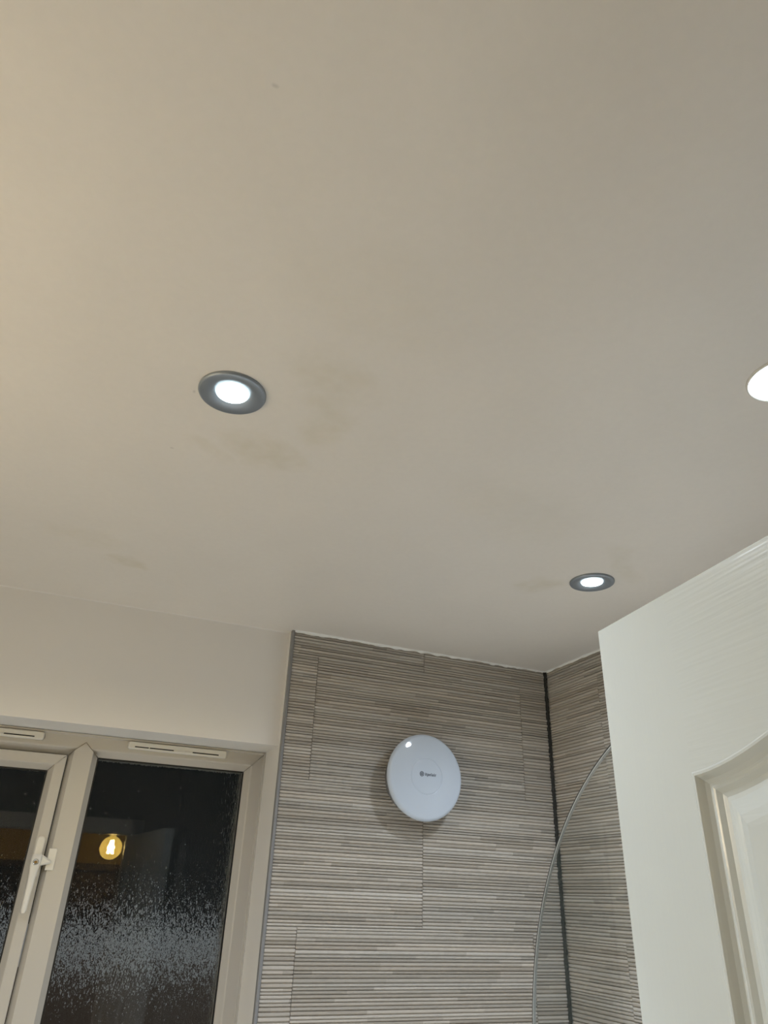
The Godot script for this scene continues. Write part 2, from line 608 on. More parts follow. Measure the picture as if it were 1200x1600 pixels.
# ------------------------------------------------------------------ window
func frame_members(parent: Node, called: String, x0: float, x1: float, y0: float, y1: float, prof: Array, material: Material) -> void:
	# four mitred members; prof: Vector2(distance inwards from the outer edge, z)
	var g := 0.0007
	for side in 4:
		var st := st_new()
		var along := func(d: float, far: bool) -> Vector2:
			match side:
				0: return Vector2((x1 - d - g) if far else (x0 + d + g), y0 + d)
				1: return Vector2(x1 - d, (y1 - d - g) if far else (y0 + d + g))
				2: return Vector2((x0 + d + g) if far else (x1 - d - g), y1 - d)
			return Vector2(x0 + d, (y0 + d + g) if far else (y1 - d - g))
		for k in prof.size() - 1:
			var p: Vector2 = prof[k]
			var q: Vector2 = prof[k + 1]
			var a: Vector2 = along.call(p.x, false)
			var b: Vector2 = along.call(p.x, true)
			var c: Vector2 = along.call(q.x, true)
			var d: Vector2 = along.call(q.x, false)
			quad(st, Vector3(a.x, a.y, p.y), Vector3(b.x, b.y, p.y), Vector3(c.x, c.y, q.y), Vector3(d.x, d.y, q.y))
		obj(called, st, material, parent)

func pane(parent: Node, called: String, x0: float, x1: float, y0: float, y1: float, z0: float, z1: float, m: Material) -> void:
	var st := st_new()
	var k := 1.0 / 0.42
	var uv := func(x: float, y: float) -> Vector2: return Vector2((x + 2.0) * k, -y * k)
	box(st, Vector3(x0, y0, z0), Vector3(x1, y1, z1))
	var o := obj(called, st, m, parent)
	# planar UVs at a real scale
	var mdt := MeshDataTool.new()
	mdt.create_from_surface(o.mesh as ArrayMesh, 0)
	for i in mdt.get_vertex_count():
		var v := mdt.get_vertex(i)
		mdt.set_vertex_uv(i, uv.call(v.x, v.y))
	var am := ArrayMesh.new()
	mdt.commit_to_surface(am)
	am.surface_set_material(0, m)
	o.mesh = am

func window() -> void:
	var w := Node3D.new()
	w.name = "window_1"
	add_child(w)
	struct(w, "white plastic window with patterned glass, dark night outside")
	w.position = Vector3(0, 0, 0)
	var zf := -0.145
	var x0 := -1.81
	var x1 := -W
	var y0 := 1.02
	var y1 := H - 0.284
	# outer frame
	frame_members(w, "frame_member", x0, x1, y0, y1, [Vector2(0, -0.215), Vector2(0, zf + 0.006), Vector2(0.002, zf + 0.006), Vector2(0.004, zf + 0.0055), Vector2(0.0045, zf + 0.001), Vector2(0.006, zf), Vector2(0.031, zf), Vector2(0.034, zf - 0.0015), Vector2(0.046, zf - 0.017), Vector2(0.046, -0.215), Vector2(0, -0.215)], M.upvc)
	# mullion with a pointed head where it is welded into the frame
	var ml := -1.226
	var mr := -1.162
	var mc := (ml + mr) * 0.5
	var st := st_new()
	var cols := [Vector2(ml, -0.170), Vector2(ml + 0.0, zf - 0.014), Vector2(ml + 0.011, zf + 0.0012), Vector2(mc, zf + 0.0012), Vector2(mr - 0.012, zf + 0.0012), Vector2(mr, zf - 0.017), Vector2(mr, -0.200)]
	for k in cols.size() - 1:
		var p: Vector2 = cols[k]
		var q: Vector2 = cols[k + 1]
		var head := func(x: float) -> float: return y1 - 0.0185 - absf(x - mc) * 0.92
		var foot := func(x: float) -> float: return y0 + 0.0185 + absf(x - mc) * 0.92
		quad(st, Vector3(p.x, foot.call(p.x), p.y), Vector3(q.x, foot.call(q.x), q.y), Vector3(q.x, head.call(q.x), q.y), Vector3(p.x, head.call(p.x), p.y))
		quad(st, Vector3(p.x, head.call(p.x), p.y), Vector3(q.x, head.call(q.x), q.y), Vector3(q.x, head.call(q.x), zf - 0.02), Vector3(p.x, head.call(p.x), zf - 0.02))
	obj("mullion", st, M.upvc, w)
	st = st_new()
	for sg in [-1.0, 1.0]:
		var a := Vector2(mc, y1 - 0.0182)
		var b := Vector2(mc + sg * (mr - mc), y1 - 0.0182 - (mr - mc) * 0.92)
		var nn := (b - a).orthogonal().normalized() * 0.00045
		for q in [[a + nn, a - nn, b - nn, b + nn]]:
			var pp := PackedVector2Array(q)
			extrude(st, pp, zf - 0.01, zf + 0.0015)
	obj("weld_seam", st, M.groove_shade, w)  # dark strips put in for the shade of the weld grooves
	# fixed light: gasket, clear inner pane, patterned outer pane
	var gx0 := mr - 0.012
	var gx1 := x1 - 0.034
	var gy0 := y0 + 0.034
	var gy1 := y1 - 0.034
	frame_members(w, "gasket", mr, x1 - 0.0455, y0 + 0.0455, y1 - 0.0455, [Vector2(-0.002, -0.163), Vector2(0.0032, -0.163), Vector2(0.0034, -0.168), Vector2(-0.002, -0.168)], M.gasket)
	pane(w, "inner_pane", gx0, gx1, gy0, gy1, -0.169, -0.165, M.pane)
	pane(w, "patterned_pane", gx0, gx1, gy0, gy1, -0.189, -0.185, M.rain)
	# opening sash on the left
	var sash := Node3D.new()
	sash.name = "opening_sash"
	w.add_child(sash)
	var sx0 := x0 + 0.046
	var sx1 := -1.2275
	var sy0 := y0 + 0.049
	var sy1 := y1 - 0.049
	frame_members(sash, "sash_member", sx0, sx1, sy0, sy1, [Vector2(0, -0.200), Vector2(0, zf - 0.0035), Vector2(0.0015, zf - 0.002), Vector2(0.012, zf - 0.002), Vector2(0.022, zf - 0.002), Vector2(0.024, zf - 0.004), Vector2(0.034, zf - 0.019), Vector2(0.034, -0.200), Vector2(0, -0.200)], M.upvc)
	frame_members(sash, "gasket", sx0 + 0.034, sx1 - 0.034, sy0 + 0.034, sy1 - 0.034, [Vector2(-0.002, -0.164), Vector2(0.003, -0.164), Vector2(0.0032, -0.169), Vector2(-0.002, -0.169)], M.gasket)
	pane(sash, "inner_pane", sx0 + 0.024, sx1 - 0.024, sy0 + 0.024, sy1 - 0.024, -0.172, -0.168, M.pane)
	pane(sash, "patterned_pane", sx0 + 0.024, sx1 - 0.024, sy0 + 0.024, sy1 - 0.024, -0.192, -0.188, M.rain)
	# sill board
	boxes("sill", [[Vector3(x0, 1.0, -0.15), Vector3(x1, 1.022, 0.01)]], M.upvc_white, w, 0.004)
	# trickle vents on the head
	for v in [[-1.5205, -1.2855], [-1.1015, -0.8665]]:
		trickle_vent(w, v[0], v[1], y1 - 0.0145, zf)
	handle(sash, zf - 0.002)
	keep_plate(w, zf + 0.0012)

func trickle_vent(w: Node, x0: float, x1: float, yc: float, z: float) -> void:
	var v := Node3D.new()
	v.name = "trickle_vent"
	w.add_child(v, true)
	v.position = Vector3((x0 + x1) * 0.5, yc, z)
	var h := (x1 - x0) * 0.5
	var st := st_new()
	var p := PackedVector2Array()
	for c in [[1, 1], [-1, 1], [-1, -1], [1, -1]]:
		for k in 5:
			var t := atan2(c[1], c[0]) - PI / 4 + k * PI / 8
			p.append(Vector2(c[0] * (h - 0.005) + cos(t) * 0.005, c[1] * 0.0035 + sin(t) * 0.005))
	extrude(st, p, 0.0, 0.011, 0.0022)
	obj("housing", st, M.upvc_white, v)
	boxes("slot", [[Vector3(-h + 0.016, -0.0045, 0.0095), Vector3(-h + 0.048, -0.0020, 0.0113)], [Vector3(-h + 0.050, -0.0045, 0.0095), Vector3(-0.011, -0.0020, 0.0113)], [Vector3(0.034, -0.0045, 0.0095), Vector3(h - 0.020, -0.0020, 0.0113)]], M.slot, v)
	boxes("slider", [[Vector3(0.016, -0.0058, 0.009), Vector3(0.033, -0.0022, 0.0135)], [Vector3(-0.010, -0.005, 0.009), Vector3(0.006, -0.0028, 0.0125)]], M.upvc_white, v, 0.0006)

func handle(sash: Node, z: float) -> void:
	# a cockspur handle: base plate, lever hanging down, locking nose towards the mullion
	var o := Node3D.new()
	o.name = "window_handle"
	sash.add_child(o)
	o.position = Vector3(-1.2405, H - 0.552, z)
	o.set_meta("label", "white lever handle with a key lock")
	var st := st_new()
	var p := PackedVector2Array()
	for k in 9:
		p.append(Vector2(cos(PI * k / 8) * 0.0085, 0.040 + sin(PI * k / 8) * 0.008))
	p.append(Vector2(-0.0085, -0.030))
	p.append(Vector2(0.0085, -0.030))
	extrude(st, p, 0.0, 0.009, 0.002)
	obj("base_plate", st, M.upvc_white, o)
	st = st_new()
	var lever := [[0.012, 0.0095, 0.014, 0.024], [0.004, 0.0105, 0.012, 0.030], [-0.012, 0.0098, 0.012, 0.030], [-0.026, 0.0075, 0.013, 0.027], [-0.060, 0.0062, 0.018, 0.029], [-0.092, 0.0055, 0.021, 0.030], [-0.0975, 0.003, 0.023, 0.028]]
	for k in lever.size() - 1:
		var ra: Array = []
		var rb: Array = []
		for t in 12:
			var an := TAU * t / 12
			var e := Vector2(signf(cos(an)) * pow(absf(cos(an)), 0.6), signf(sin(an)) * pow(absf(sin(an)), 0.6))
			for s in 2:
				var l: Array = lever[k + s]
				var v := Vector3(e.x * l[1] + l[0] * 0.012, l[0], (l[2] + l[3]) * 0.5 + e.y * (l[3] - l[2]) * 0.5)
				if s == 0:
					ra.append(v)
				else:
					rb.append(v)
		for t in 12:
			var n := (t + 1) % 12
			quad(st, ra[t], rb[t], rb[n], ra[n], true)
		if k == 0 or k == lever.size() - 2:
			var ring := ra if k == 0 else rb
			for t in range(1, 11):
				if k == 0:
					tri(st, ring[0], ring[t], ring[t + 1])
				else:
					tri(st, ring[0], ring[t + 1], ring[t])
	obj("lever", st, M.upvc_white, o)
	st = st_new()
	var nose := PackedVector2Array([Vector2(0.004, 0.011), Vector2(0.012, 0.011), Vector2(0.030, 0.0005), Vector2(0.030, -0.004), Vector2(0.012, -0.009), Vector2(0.004, -0.010)])
	extrude(st, nose, 0.008, 0.021, 0.003)
	obj("locking_nose", st, M.upvc_white, o)
	st = st_new()
	lathe(st, [Vector2(0.0062, 0.026), Vector2(0.0062, 0.0308), Vector2(0.0048, 0.0312), Vector2(0.0046, 0.0306), Vector2(0, 0.0306)], 20, Vector3(0, -0.003, 0), Vector3(0, 0, 1))
	var lock := obj("lock_barrel", st, M.chrome, o)
	st = st_new()
	lathe(st, [Vector2(0.0026, 0.030), Vector2(0.0026, 0.0309), Vector2(0, 0.0309)], 14, Vector3(0, -0.003, 0), Vector3(0, 0, 1))
	obj("keyhole", st, M.brass, lock)

func keep_plate(w: Node, z: float) -> void:
	var st := st_new()
	var p := PackedVector2Array([Vector2(-1.2200, H - 0.569), Vector2(-1.2030, H - 0.569), Vector2(-1.2030, H - 0.531), Vector2(-1.2045, H - 0.526), Vector2(-1.2200, H - 0.527)])
	extrude(st, p, z - 0.001, z + 0.0045, 0.0012)
	obj("keep_plate", st, M.upvc_white, w)

# ------------------------------------------------------------------ door
func door() -> void:
	# local x runs from the free edge to the hinge, y up, z out of the face that the camera sees
	var d := Node3D.new()
	d.name = "door_1"
	add_child(d)
	struct(d, "open white moulded door with arched panels")
	var dir := Vector3(-0.1150, 0, 0.9934)
	var n := Vector3(-0.9934, 0, -0.1150)
	d.transform = Transform3D(Basis(dir, Vector3.UP, -dir.cross(Vector3.UP)), Vector3(-0.800, 0.004, 1.205))
	if d.transform.basis.z.dot(n) < 0:
		d.transform.basis.z = -d.transform.basis.z
	# basis must be right handed: x = dir, y = up, z = dir x up
	d.transform.basis = Basis(dir, Vector3.UP, dir.cross(Vector3.UP).normalized())
	var wd := 0.711
	var ht := 1.971
	var face := d.transform.basis.z.dot(n) > 0     # is local +z the face in view
	var s := 1.0 if face else -1.0
	var th := 0.035
	var a0 := 0.097
	var a1 := 0.3025
	var b0 := 0.4085
	var b1 := wd - 0.097
	var low := [0.22, 0.86]
	var up0 := 1.02
	var spring := ht - 0.136
	var arch := func(x: float) -> float:
		var q := absf(x - wd * 0.5)
		var t := clampf((wd * 0.5 - a0 - q) / (wd * 0.5 - a0), 0, 1)
		return spring + 0.066 * (t * t * (3 - 2 * t)) * 0.97 + 0.004 * t
	var Q := func(st: SurfaceTool, p: Array, grain_up: bool, smooth := false) -> void:
		# corners anticlockwise in door x, y; third number is the depth below the face
		var v: Array = []
		var uv: Array = []
		for k in p:
			v.append(Vector3(k.x, k.y, s * -k.z))
			uv.append(Vector2(k.x * 3.0, k.y * 3.0) if grain_up else Vector2(k.y * 3.0, k.x * 3.0))
		if s > 0:
			quad(st, v[0], v[1], v[2], v[3], smooth, uv[0], uv[1], uv[2], uv[3])
		else:
			quad(st, v[0], v[3], v[2], v[1], smooth, uv[0], uv[3], uv[2], uv[1])
	var rect := func(st: SurfaceTool, x0: float, x1: float, y0: float, y1: float, grain_up: bool) -> void:
		Q.call(st, [Vector3(x0, y0, 0), Vector3(x1, y0, 0), Vector3(x1, y1, 0), Vector3(x0, y1, 0)], grain_up)
	# flat members of the face
	for x in [[0.0, a0], [b1, wd]]:
		var st := st_new()
		rect.call(st, x[0], x[1], 0.0, ht, true)
		obj("stile", st, M.door, d)
	var st1 := st_new()
	rect.call(st1, a1, b0, low[0], low[1], true)
	rect.call(st1, a1, b0, up0, spring, true)
	obj("muntin", st1, M.door, d)
	st1 = st_new()
	rect.call(st1, a0, b1, 0.0, low[0], false)
	obj("bottom_rail", st1, M.door, d)
	st1 = st_new()
	rect.call(st1, a0, b1, low[1], up0, false)
	obj("middle_rail", st1, M.door, d)
	st1 = st_new()
	for k in 80:
		var x0 := lerpf(a0, b1, k / 80.0)
		var x1 := lerpf(a0, b1, (k + 1) / 80.0)
		var in_muntin := (x0 + x1) * 0.5 > a1 and (x0 + x1) * 0.5 < b0
		var ya: float = spring if in_muntin else arch.call(x0)
		var yb: float = spring if in_muntin else arch.call(x1)
		Q.call(st1, [Vector3(x0, ya, 0), Vector3(x1, yb, 0), Vector3(x1, ht, 0), Vector3(x0, ht, 0)], false)
	obj("top_rail", st1, M.door, d)
	# moulded panels: offset outlines joined by strips
	var prof := [Vector2(0, 0), Vector2(0.0012, -0.0006), Vector2(0.0028, -0.0004), Vector2(0.0042, 0.0012), Vector2(0.0065, 0.0042), Vector2(0.009, 0.0062), Vector2(0.0105, 0.0064), Vector2(0.0118, 0.0060), Vector2(0.0132, 0.0066), Vector2(0.0165, 0.0092), Vector2(0.0195, 0.0102), Vector2(0.0225, 0.0098), Vector2(0.0275, 0.0080), Vector2(0.034, 0.0052), Vector2(0.0405, 0.0036), Vector2(0.044, 0.0034)]
	for pn in [[a0, a1, low[0], low[1], false], [b0, b1, low[0], low[1], false], [a0, a1, up0, 0.0, true], [b0, b1, up0, 0.0, true]]:
		var st := st_new()
		var loops: Array = []
		for pr in prof:
			var o: float = pr.x
			var loop: Array = []
			var x0: float = pn[0] + o
			var x1: float = pn[1] - o
			var y0: float = pn[2] + o
			loop.append(Vector2(x0, y0))
			loop.append(Vector2(x1, y0))
			for k in 33:
				var x := lerpf(x1, x0, k / 32.0)
				var y: float
				if pn[4]:
					var e := 0.001
					var slope: float = (arch.call(x + e) - arch.call(x - e)) / (2 * e)
					y = arch.call(x) - o * sqrt(1 + slope * slope)
				else:
					y = pn[3] - o
				loop.append(Vector2(x, y))
			loops.append(loop)
		var cnt: int = loops[0].size()
		for i in loops.size() - 1:
			for k in cnt:
				var m := (k + 1) % cnt
				var p0: Vector2 = loops[i][k]
				var p1: Vector2 = loops[i][m]
				var p2: Vector2 = loops[i + 1][m]
				var p3: Vector2 = loops[i + 1][k]
				var z0: float = prof[i].y
				var z1: float = prof[i + 1].y
				Q.call(st, [Vector3(p0.x, p0.y, z0), Vector3(p1.x, p1.y, z0), Vector3(p2.x, p2.y, z1), Vector3(p3.x, p3.y, z1)], k != 0 and k < 2 or k == cnt - 1)
		# the raised field
		var il: Array = loops[loops.size() - 1]
		var zf: float = prof[prof.size() - 1].y
		for k in range(2, cnt - 1):
			var p0: Vector2 = il[k]
			var p1: Vector2 = il[k + 1]
			var yb: float = il[0].y
			Q.call(st, [Vector3(p1.x, yb, zf), Vector3(p0.x, yb, zf), Vector3(p0.x, p0.y, zf), Vector3(p1.x, p1.y, zf)], true)
		obj("panel", st, M.door, d)
	# core with edges and the far face
	boxes("core", [[Vector3(0.0004, 0.0004, -s * 0.011 if s < 0 else -th), Vector3(wd, ht - 0.0004, th if s < 0 else -0.011)]], M.door, d)
	var ed := st_new()
	box(ed, Vector3(0, 0, minf(-s * 0.0002, -s * 0.012)), Vector3(0.004, ht, maxf(-s * 0.0002, -s * 0.012)))
	box(ed, Vector3(0, ht - 0.004, minf(-s * 0.0002, -s * 0.012)), Vector3(wd, ht, maxf(-s * 0.0002, -s * 0.012)))
	obj("lipping", ed, M.door, d)

# ------------------------------------------------------------------ hall beyond the doorway, seen mirrored in the window
func hall() -> void:
	var z0 := NEAR + 0.1
	var z1 := 3.7
	struct(boxes("floor_hall", [[Vector3(-2.6, -0.1, z0), Vector3(0.2, 0, z1 + 0.1)]], M.hall_floor))
	struct(boxes("ceiling_hall", [[Vector3(-2.6, H + 0.001, z0), Vector3(0.2, H + 0.1, z1 + 0.1)]], M.paint))
	struct(boxes("wall_hall_back", [[Vector3(-2.6, 0, z1), Vector3(0.2, H, z1 + 0.1)]], M.hall_yellow))
	struct(boxes("wall_hall_left", [[Vector3(-2.6, 0, z0), Vector3(-2.5, H, z1)]], M.hall_yellow))
	struct(boxes("wall_hall_right", [[Vector3(0.1, 0, z0), Vector3(0.2, H, z1)]], M.hall_yellow))
	# a dark wardrobe added in the hall to darken the lower window reflection
	var t := thing("wardrobe", "dark brown wooden wardrobe added in the hall to darken the window reflection", "wardrobe", Vector3(-1.3, 0, 3.69))
	boxes("carcass", [[Vector3(-1.1, 0.0, -0.58), Vector3(1.1, 1.84, 0.0)], [Vector3(-1.13, 1.84, -0.62), Vector3(1.13, 1.88, 0.0)]], M.dark_wood, t, 0.006)
	for k in 4:
		var x := -1.085 + k * 0.545
		var dr := boxes("wardrobe_door", [[Vector3(x, 0.1, -0.60), Vector3(x + 0.535, 1.82, -0.581)]], M.dark_wood, t, 0.004)
		var kx := x + (0.48 if k % 2 == 0 else 0.055)
		var ks := st_new()
		lathe(ks, [Vector2(0.006, 0.0), Vector2(0.006, 0.012), Vector2(0.014, 0.018), Vector2(0.012, 0.028), Vector2(0, 0.030)], 16, Vector3(kx, 1.0, -0.5995), Vector3(0, 0, -1))
		obj("knob", ks, M.brass, dr)
	struct(boxes("wall_hall_near", [[Vector3(-2.6, 0, z0 - 0.09), Vector3(LEFT - 0.121, H, z0)]], M.hall_yellow))

func pendant() -> void:
	var at := Vector3(-0.90, 1.95, 2.60)
	var t := thing("pendant_bulb", "warm glowing globe filament bulb, mirrored in the dark window glass", "light bulb", at)
	var st := st_new()
	var prof: Array = []
	for k in 21:
		var a := -PI / 2 + PI * k / 20.0 * 0.90
		prof.append(Vector2(maxf(0.0, cos(a)) * 0.060, sin(a) * 0.060))
	prof.append(Vector2(0.0165, 0.066))
	prof.append(Vector2(0.0150, 0.078))
	lathe(st, prof, 32, Vector3.ZERO, Vector3.UP)
	obj("globe", st, M.bulb_glass, t)
	st = st_new()
	for k in 6:
		var a := TAU * k / 6
		var r := Vector3(cos(a), 0, sin(a))
		tube(st, [r * 0.007 + Vector3(0, 0.040, 0), r * 0.016 + Vector3(0, -0.030, 0)], 0.0040, 6)
	obj("filament", st, M.filament, t)
	st = st_new()
	lathe(st, [Vector2(0.0, 0.070), Vector2(0.0175, 0.070), Vector2(0.0175, 0.098), Vector2(0.021, 0.100), Vector2(0.021, 0.135), Vector2(0.012, 0.148), Vector2(0.0, 0.149)], 24, Vector3.ZERO, Vector3.UP)
	obj("cap", st, M.brass, t)
	st = st_new()
	tube(st, [Vector3(0, 0.145, 0), Vector3(0, H - 1.95, 0)], 0.0032, 8)
	obj("cord", st, M.gasket, t)
	st = st_new()
	lathe(st, [Vector2(0.045, 0.0), Vector2(0.045, -0.015), Vector2(0.012, -0.03), Vector2(0, -0.03)], 28, Vector3(0, H - 1.95, 0), Vector3.UP)
	obj("ceiling_rose", st, M.upvc_white, t)
	var l := OmniLight3D.new()
	l.name = "bulb_light"
	l.light_color = Color(1.0, 0.80, 0.50)
	l.light_energy = 0.15
	l.light_size = 0.02
	l.omni_range = 12.0
	l.omni_attenuation = 2.0
	l.shadow_enabled = true
	t.add_child(l)

func added_ceiling_wash() -> void:
	# unseen warm tube, added on the left wall to brighten the ceiling
	var t := thing("added_ceiling_wash", "unseen warm frosted tube light added on the left wall to brighten the ceiling", "wall light", Vector3(LEFT, 1.90, 1.05))
	boxes("bracket", [[Vector3(-0.0005, -0.03, -0.06), Vector3(0.02, 0.03, 0.06)], [Vector3(0.019, -0.008, -0.01), Vector3(0.06, 0.008, 0.01)]], M.chrome, t, 0.003)
	var st := st_new()
	lathe(st, [Vector2(0, -0.2), Vector2(0.016, -0.2), Vector2(0.020, -0.195), Vector2(0.020, 0.195), Vector2(0.016, 0.2), Vector2(0, 0.2)], 28, Vector3(0.075, 0, 0), Vector3(0, 0, 1))
	obj("glowing_tube", st, M.tube, t)
	var l := OmniLight3D.new()
	l.name = "tube_light"
	l.light_color = Color(1.0, 0.90, 0.73)
	l.light_energy = 0.072
	l.light_size = 0.02
	l.omni_range = 12.0
	l.omni_attenuation = 2.0
	l.shadow_enabled = true
	t.add_child(l)
	l.position = Vector3(0.075, 0, 0)

# ------------------------------------------------------------------ outside, behind the patterned glass
func outside() -> void:
	var g := boxes("ground_outside", [[Vector3(-12, -2.7, -14), Vector3(10, -2.6, -0.35)]], M.lawn)
	struct(g)
	var t := thing("added_outbuilding", "pale rendered outbuilding added to form the bright band in the patterned window glass", "building", Vector3(-1.2, -2.6, -9.0))  # unseen building, added as the pale strip behind the glass
	boxes("wall", [[Vector3(-7, 0, -2.5), Vector3(7, 3.95, 0)]], M.render_wall, t)
	boxes("roof", [[Vector3(-7.15, 3.95, -2.6), Vector3(7.15, 4.03, 0.12)]], M.gasket, t, 0.02)
	var f := thing("added_fence", "dark board fence added to cut off the bright band in the patterned window glass", "fence", Vector3(-1.2, -2.6, -6.0))  # added to keep the glass dark below the bright band
	for k in 60:
		boxes("board", [[Vector3(-6 + k * 0.2, 0.05, 0), Vector3(-6 + k * 0.2 + 0.188, 3.74 + rng.randf() * 0.03, 0.02)]], M.fence, f)
	boxes("rail", [[Vector3(-6, 0.5, -0.04), Vector3(6, 0.58, 0.0)], [Vector3(-6, 2.9, -0.04), Vector3(6, 2.98, 0.0)]], M.fence, f)
	for k in 7:
		boxes("post", [[Vector3(-6 + k * 2.0 - 0.05, 0, -0.14), Vector3(-6 + k * 2.0 + 0.05, 3.5, -0.04)]], M.fence, f)
	# unseen floodlight added on the outer wall to light the outbuilding
	var fl := thing("floodlight", "unseen outdoor floodlight added on the outer house wall to light the outbuilding", "lamp", Vector3(-0.35, 2.1, -0.42))
	boxes("housing", [[Vector3(-0.09, -0.06, -0.02), Vector3(0.09, 0.06, 0.03)], [Vector3(-0.02, -0.02, 0.03), Vector3(0.02, 0.02, 0.12)]], M.gasket, fl, 0.004)
	boxes("lamp_face", [[Vector3(-0.08, -0.05, -0.024), Vector3(0.08, 0.05, -0.0195)]], M.flood, fl)
	fl.rotation_degrees.x = -12
	var l := SpotLight3D.new()
	l.name = "added_flood_light"
	l.light_color = Color(0.98, 0.985, 1.0)
	l.light_energy = 19.0
	l.light_size = 0.05
	l.spot_angle = 60.0
	l.spot_angle_attenuation = 0.6
	l.spot_range = 30.0
	l.spot_attenuation = 2.0
	l.shadow_enabled = true
	fl.add_child(l)
	l.position = Vector3(0, 0, -0.06)

# ------------------------------------------------------------------ downlights
func downlight(at: Vector3, label: String, face: float) -> void:
	var t := thing("ceiling_downlight", label, "downlight", at, "recessed ceiling downlights")
	var st := st_new()
	var edge := Vector2(0.0425, -0.0050) if face < 0.03 else Vector2(0.0448, -0.0040)
	lathe(st, [Vector2(0.0, 0.001), Vector2(0.0455, 0.001), Vector2(0.0457, -0.0022), Vector2(0.0448, -0.0040), edge, Vector2(lerpf(edge.x, face, 0.5), -0.0036), Vector2(face + 0.001, -0.0014), Vector2(face + 0.0006, -0.0008), Vector2(0.0, -0.0008)], 56, Vector3.ZERO, Vector3.UP)
	obj("bezel", st, M.bezel if face < 0.03 else M.upvc_white, t)  # the wide-faced fitting gets a white rim in place of glare
	st = st_new()
	lathe(st, [Vector2(face + 0.0004, -0.0010), Vector2(face, -0.0024), Vector2(face * 0.7, -0.0036), Vector2(0, -0.0040)], 48, Vector3.ZERO, Vector3.UP)
	obj("lamp_face", st, M.lamp_face, t)
	# the lens throws a tight core straight down and a weaker wide spill round it
	for b in [["downlight_spill", 0.42, 82.0], ["downlight_core", 1.85, 38.0]]:
		var l := SpotLight3D.new()
		l.name = b[0]
		l.light_color = Color(0.90, 0.945, 1.0)
		l.light_energy = b[1]
		l.light_size = 0.022
		l.spot_angle = b[2]
		l.spot_angle_attenuation = 1.0
		l.spot_range = 12.0
		l.spot_attenuation = 2.0
		l.shadow_enabled = true
		t.add_child(l)
		l.position = Vector3(0, -0.03, 0)
		l.rotation_degrees.x = -90

func downlights() -> void:
	downlight(Vector3(-1.126, H, 0.908), "lit round downlight with grey metal rim in the middle of the ceiling", 0.0215)
	downlight(Vector3(-0.297, H, 0.603), "lit round downlight with grey rim above the open door", 0.0215)
	downlight(Vector3(-1.56, H, 0.90), "lit round downlight with grey rim nearest the left wall", 0.0215)
	downlight(Vector3(-0.492, H, 1.246), "downlight with its glare built in as a wide glowing face and white rim, cut off by the right edge of the photo", 0.0425)  # face widened and rim whitened to carry the glare

# ------------------------------------------------------------------ extractor fan
func extractor_fan() -> void:
	var t := thing("extractor_fan", "round white extractor fan with a smooth front cover on grey tiles", "extractor fan", Vector3(-0.414, H - 0.333, 0.0))
	var st := st_new()
	var z := Vector3(0, 0, 1)
	lathe(st, [Vector2(0, -0.0005), Vector2(0.083, -0.0005), Vector2(0.083, 0.022), Vector2(0.080, 0.026), Vector2(0.060, 0.028), Vector2(0.052, 0.048), Vector2(0, 0.048)], 64, Vector3.ZERO, z)
	obj("body", st, M.plastic_grey, t)
	st = st_new()
	var prof := [Vector2(0, 0.046), Vector2(0.090, 0.046), Vector2(0.0975, 0.0465), Vector2(0.1000, 0.0485), Vector2(0.1008, 0.0510), Vector2(0.1000, 0.0540), Vector2(0.0980, 0.0562)]
	for k in 16:
		var r := lerpf(0.0955, 0.0435, k / 15.0)
		prof.append(Vector2(r, 0.0640 - 0.0055 * pow(r / 0.0975, 3.2)))
	for q in [[0.0426, 0.0], [0.0421, -0.0007], [0.0415, -0.0007], [0.0410, 0.0]]:
		prof.append(Vector2(q[0], 0.0640 - 0.0055 * pow(q[0] / 0.0975, 3.2) + q[1]))
	for k in 6:
		var r := lerpf(0.038, 0.0, k / 5.0)
		prof.append(Vector2(r, 0.0640 - 0.0055 * pow(r / 0.0975, 3.2)))
	lathe(st, prof, 96, Vector3.ZERO, z)
	var cover := obj("front_cover", st, M.plastic, t)
	# maker's mark
	var font := SystemFont.new()
	font.font_names = PackedStringArray(["Droid Sans"])
	font.font_weight = 700
	var tm := TextMesh.new()
	tm.text = "Xpelair"
	tm.font = font
	tm.font_size = 32
	tm.pixel_size = 0.00028
	tm.depth = 0.0004
	tm.horizontal_alignment = HORIZONTAL_ALIGNMENT_LEFT
	tm.material = M.print
	var lt := MeshInstance3D.new()
	lt.name = "lettering"
	lt.mesh = tm
	cover.add_child(lt)
	lt.position = Vector3(-0.0055, 0.0045, 0.0641)
	st = st_new()
	lathe(st, [Vector2(0.0058, 0.0632), Vector2(0.0058, 0.0643), Vector2(0.0046, 0.0643), Vector2(0.0046, 0.0632)], 32, Vector3(-0.0135, 0.005, 0), z)
	for k in 4:
		var a := PI / 4 + k * PI / 2
		var p0 := Vector3(-0.0135, 0.005, 0.0638) + Vector3(cos(a), sin(a), 0) * 0.0008
		var p1 := Vector3(-0.0135, 0.005, 0.0638) + Vector3(cos(a), sin(a), 0) * 0.0050
		tube(st, [p0, p1], 0.0006, 6)
		var c := Vector3(-0.0135, 0.005, 0.0638) + Vector3(cos(a + PI / 4), sin(a + PI / 4), 0) * 0.0026
		lathe(st, [Vector2(0.0011, -0.0004), Vector2(0.0011, 0.0005), Vector2(0, 0.0005)], 10, c, z)
	obj("emblem", st, M.print, cover)

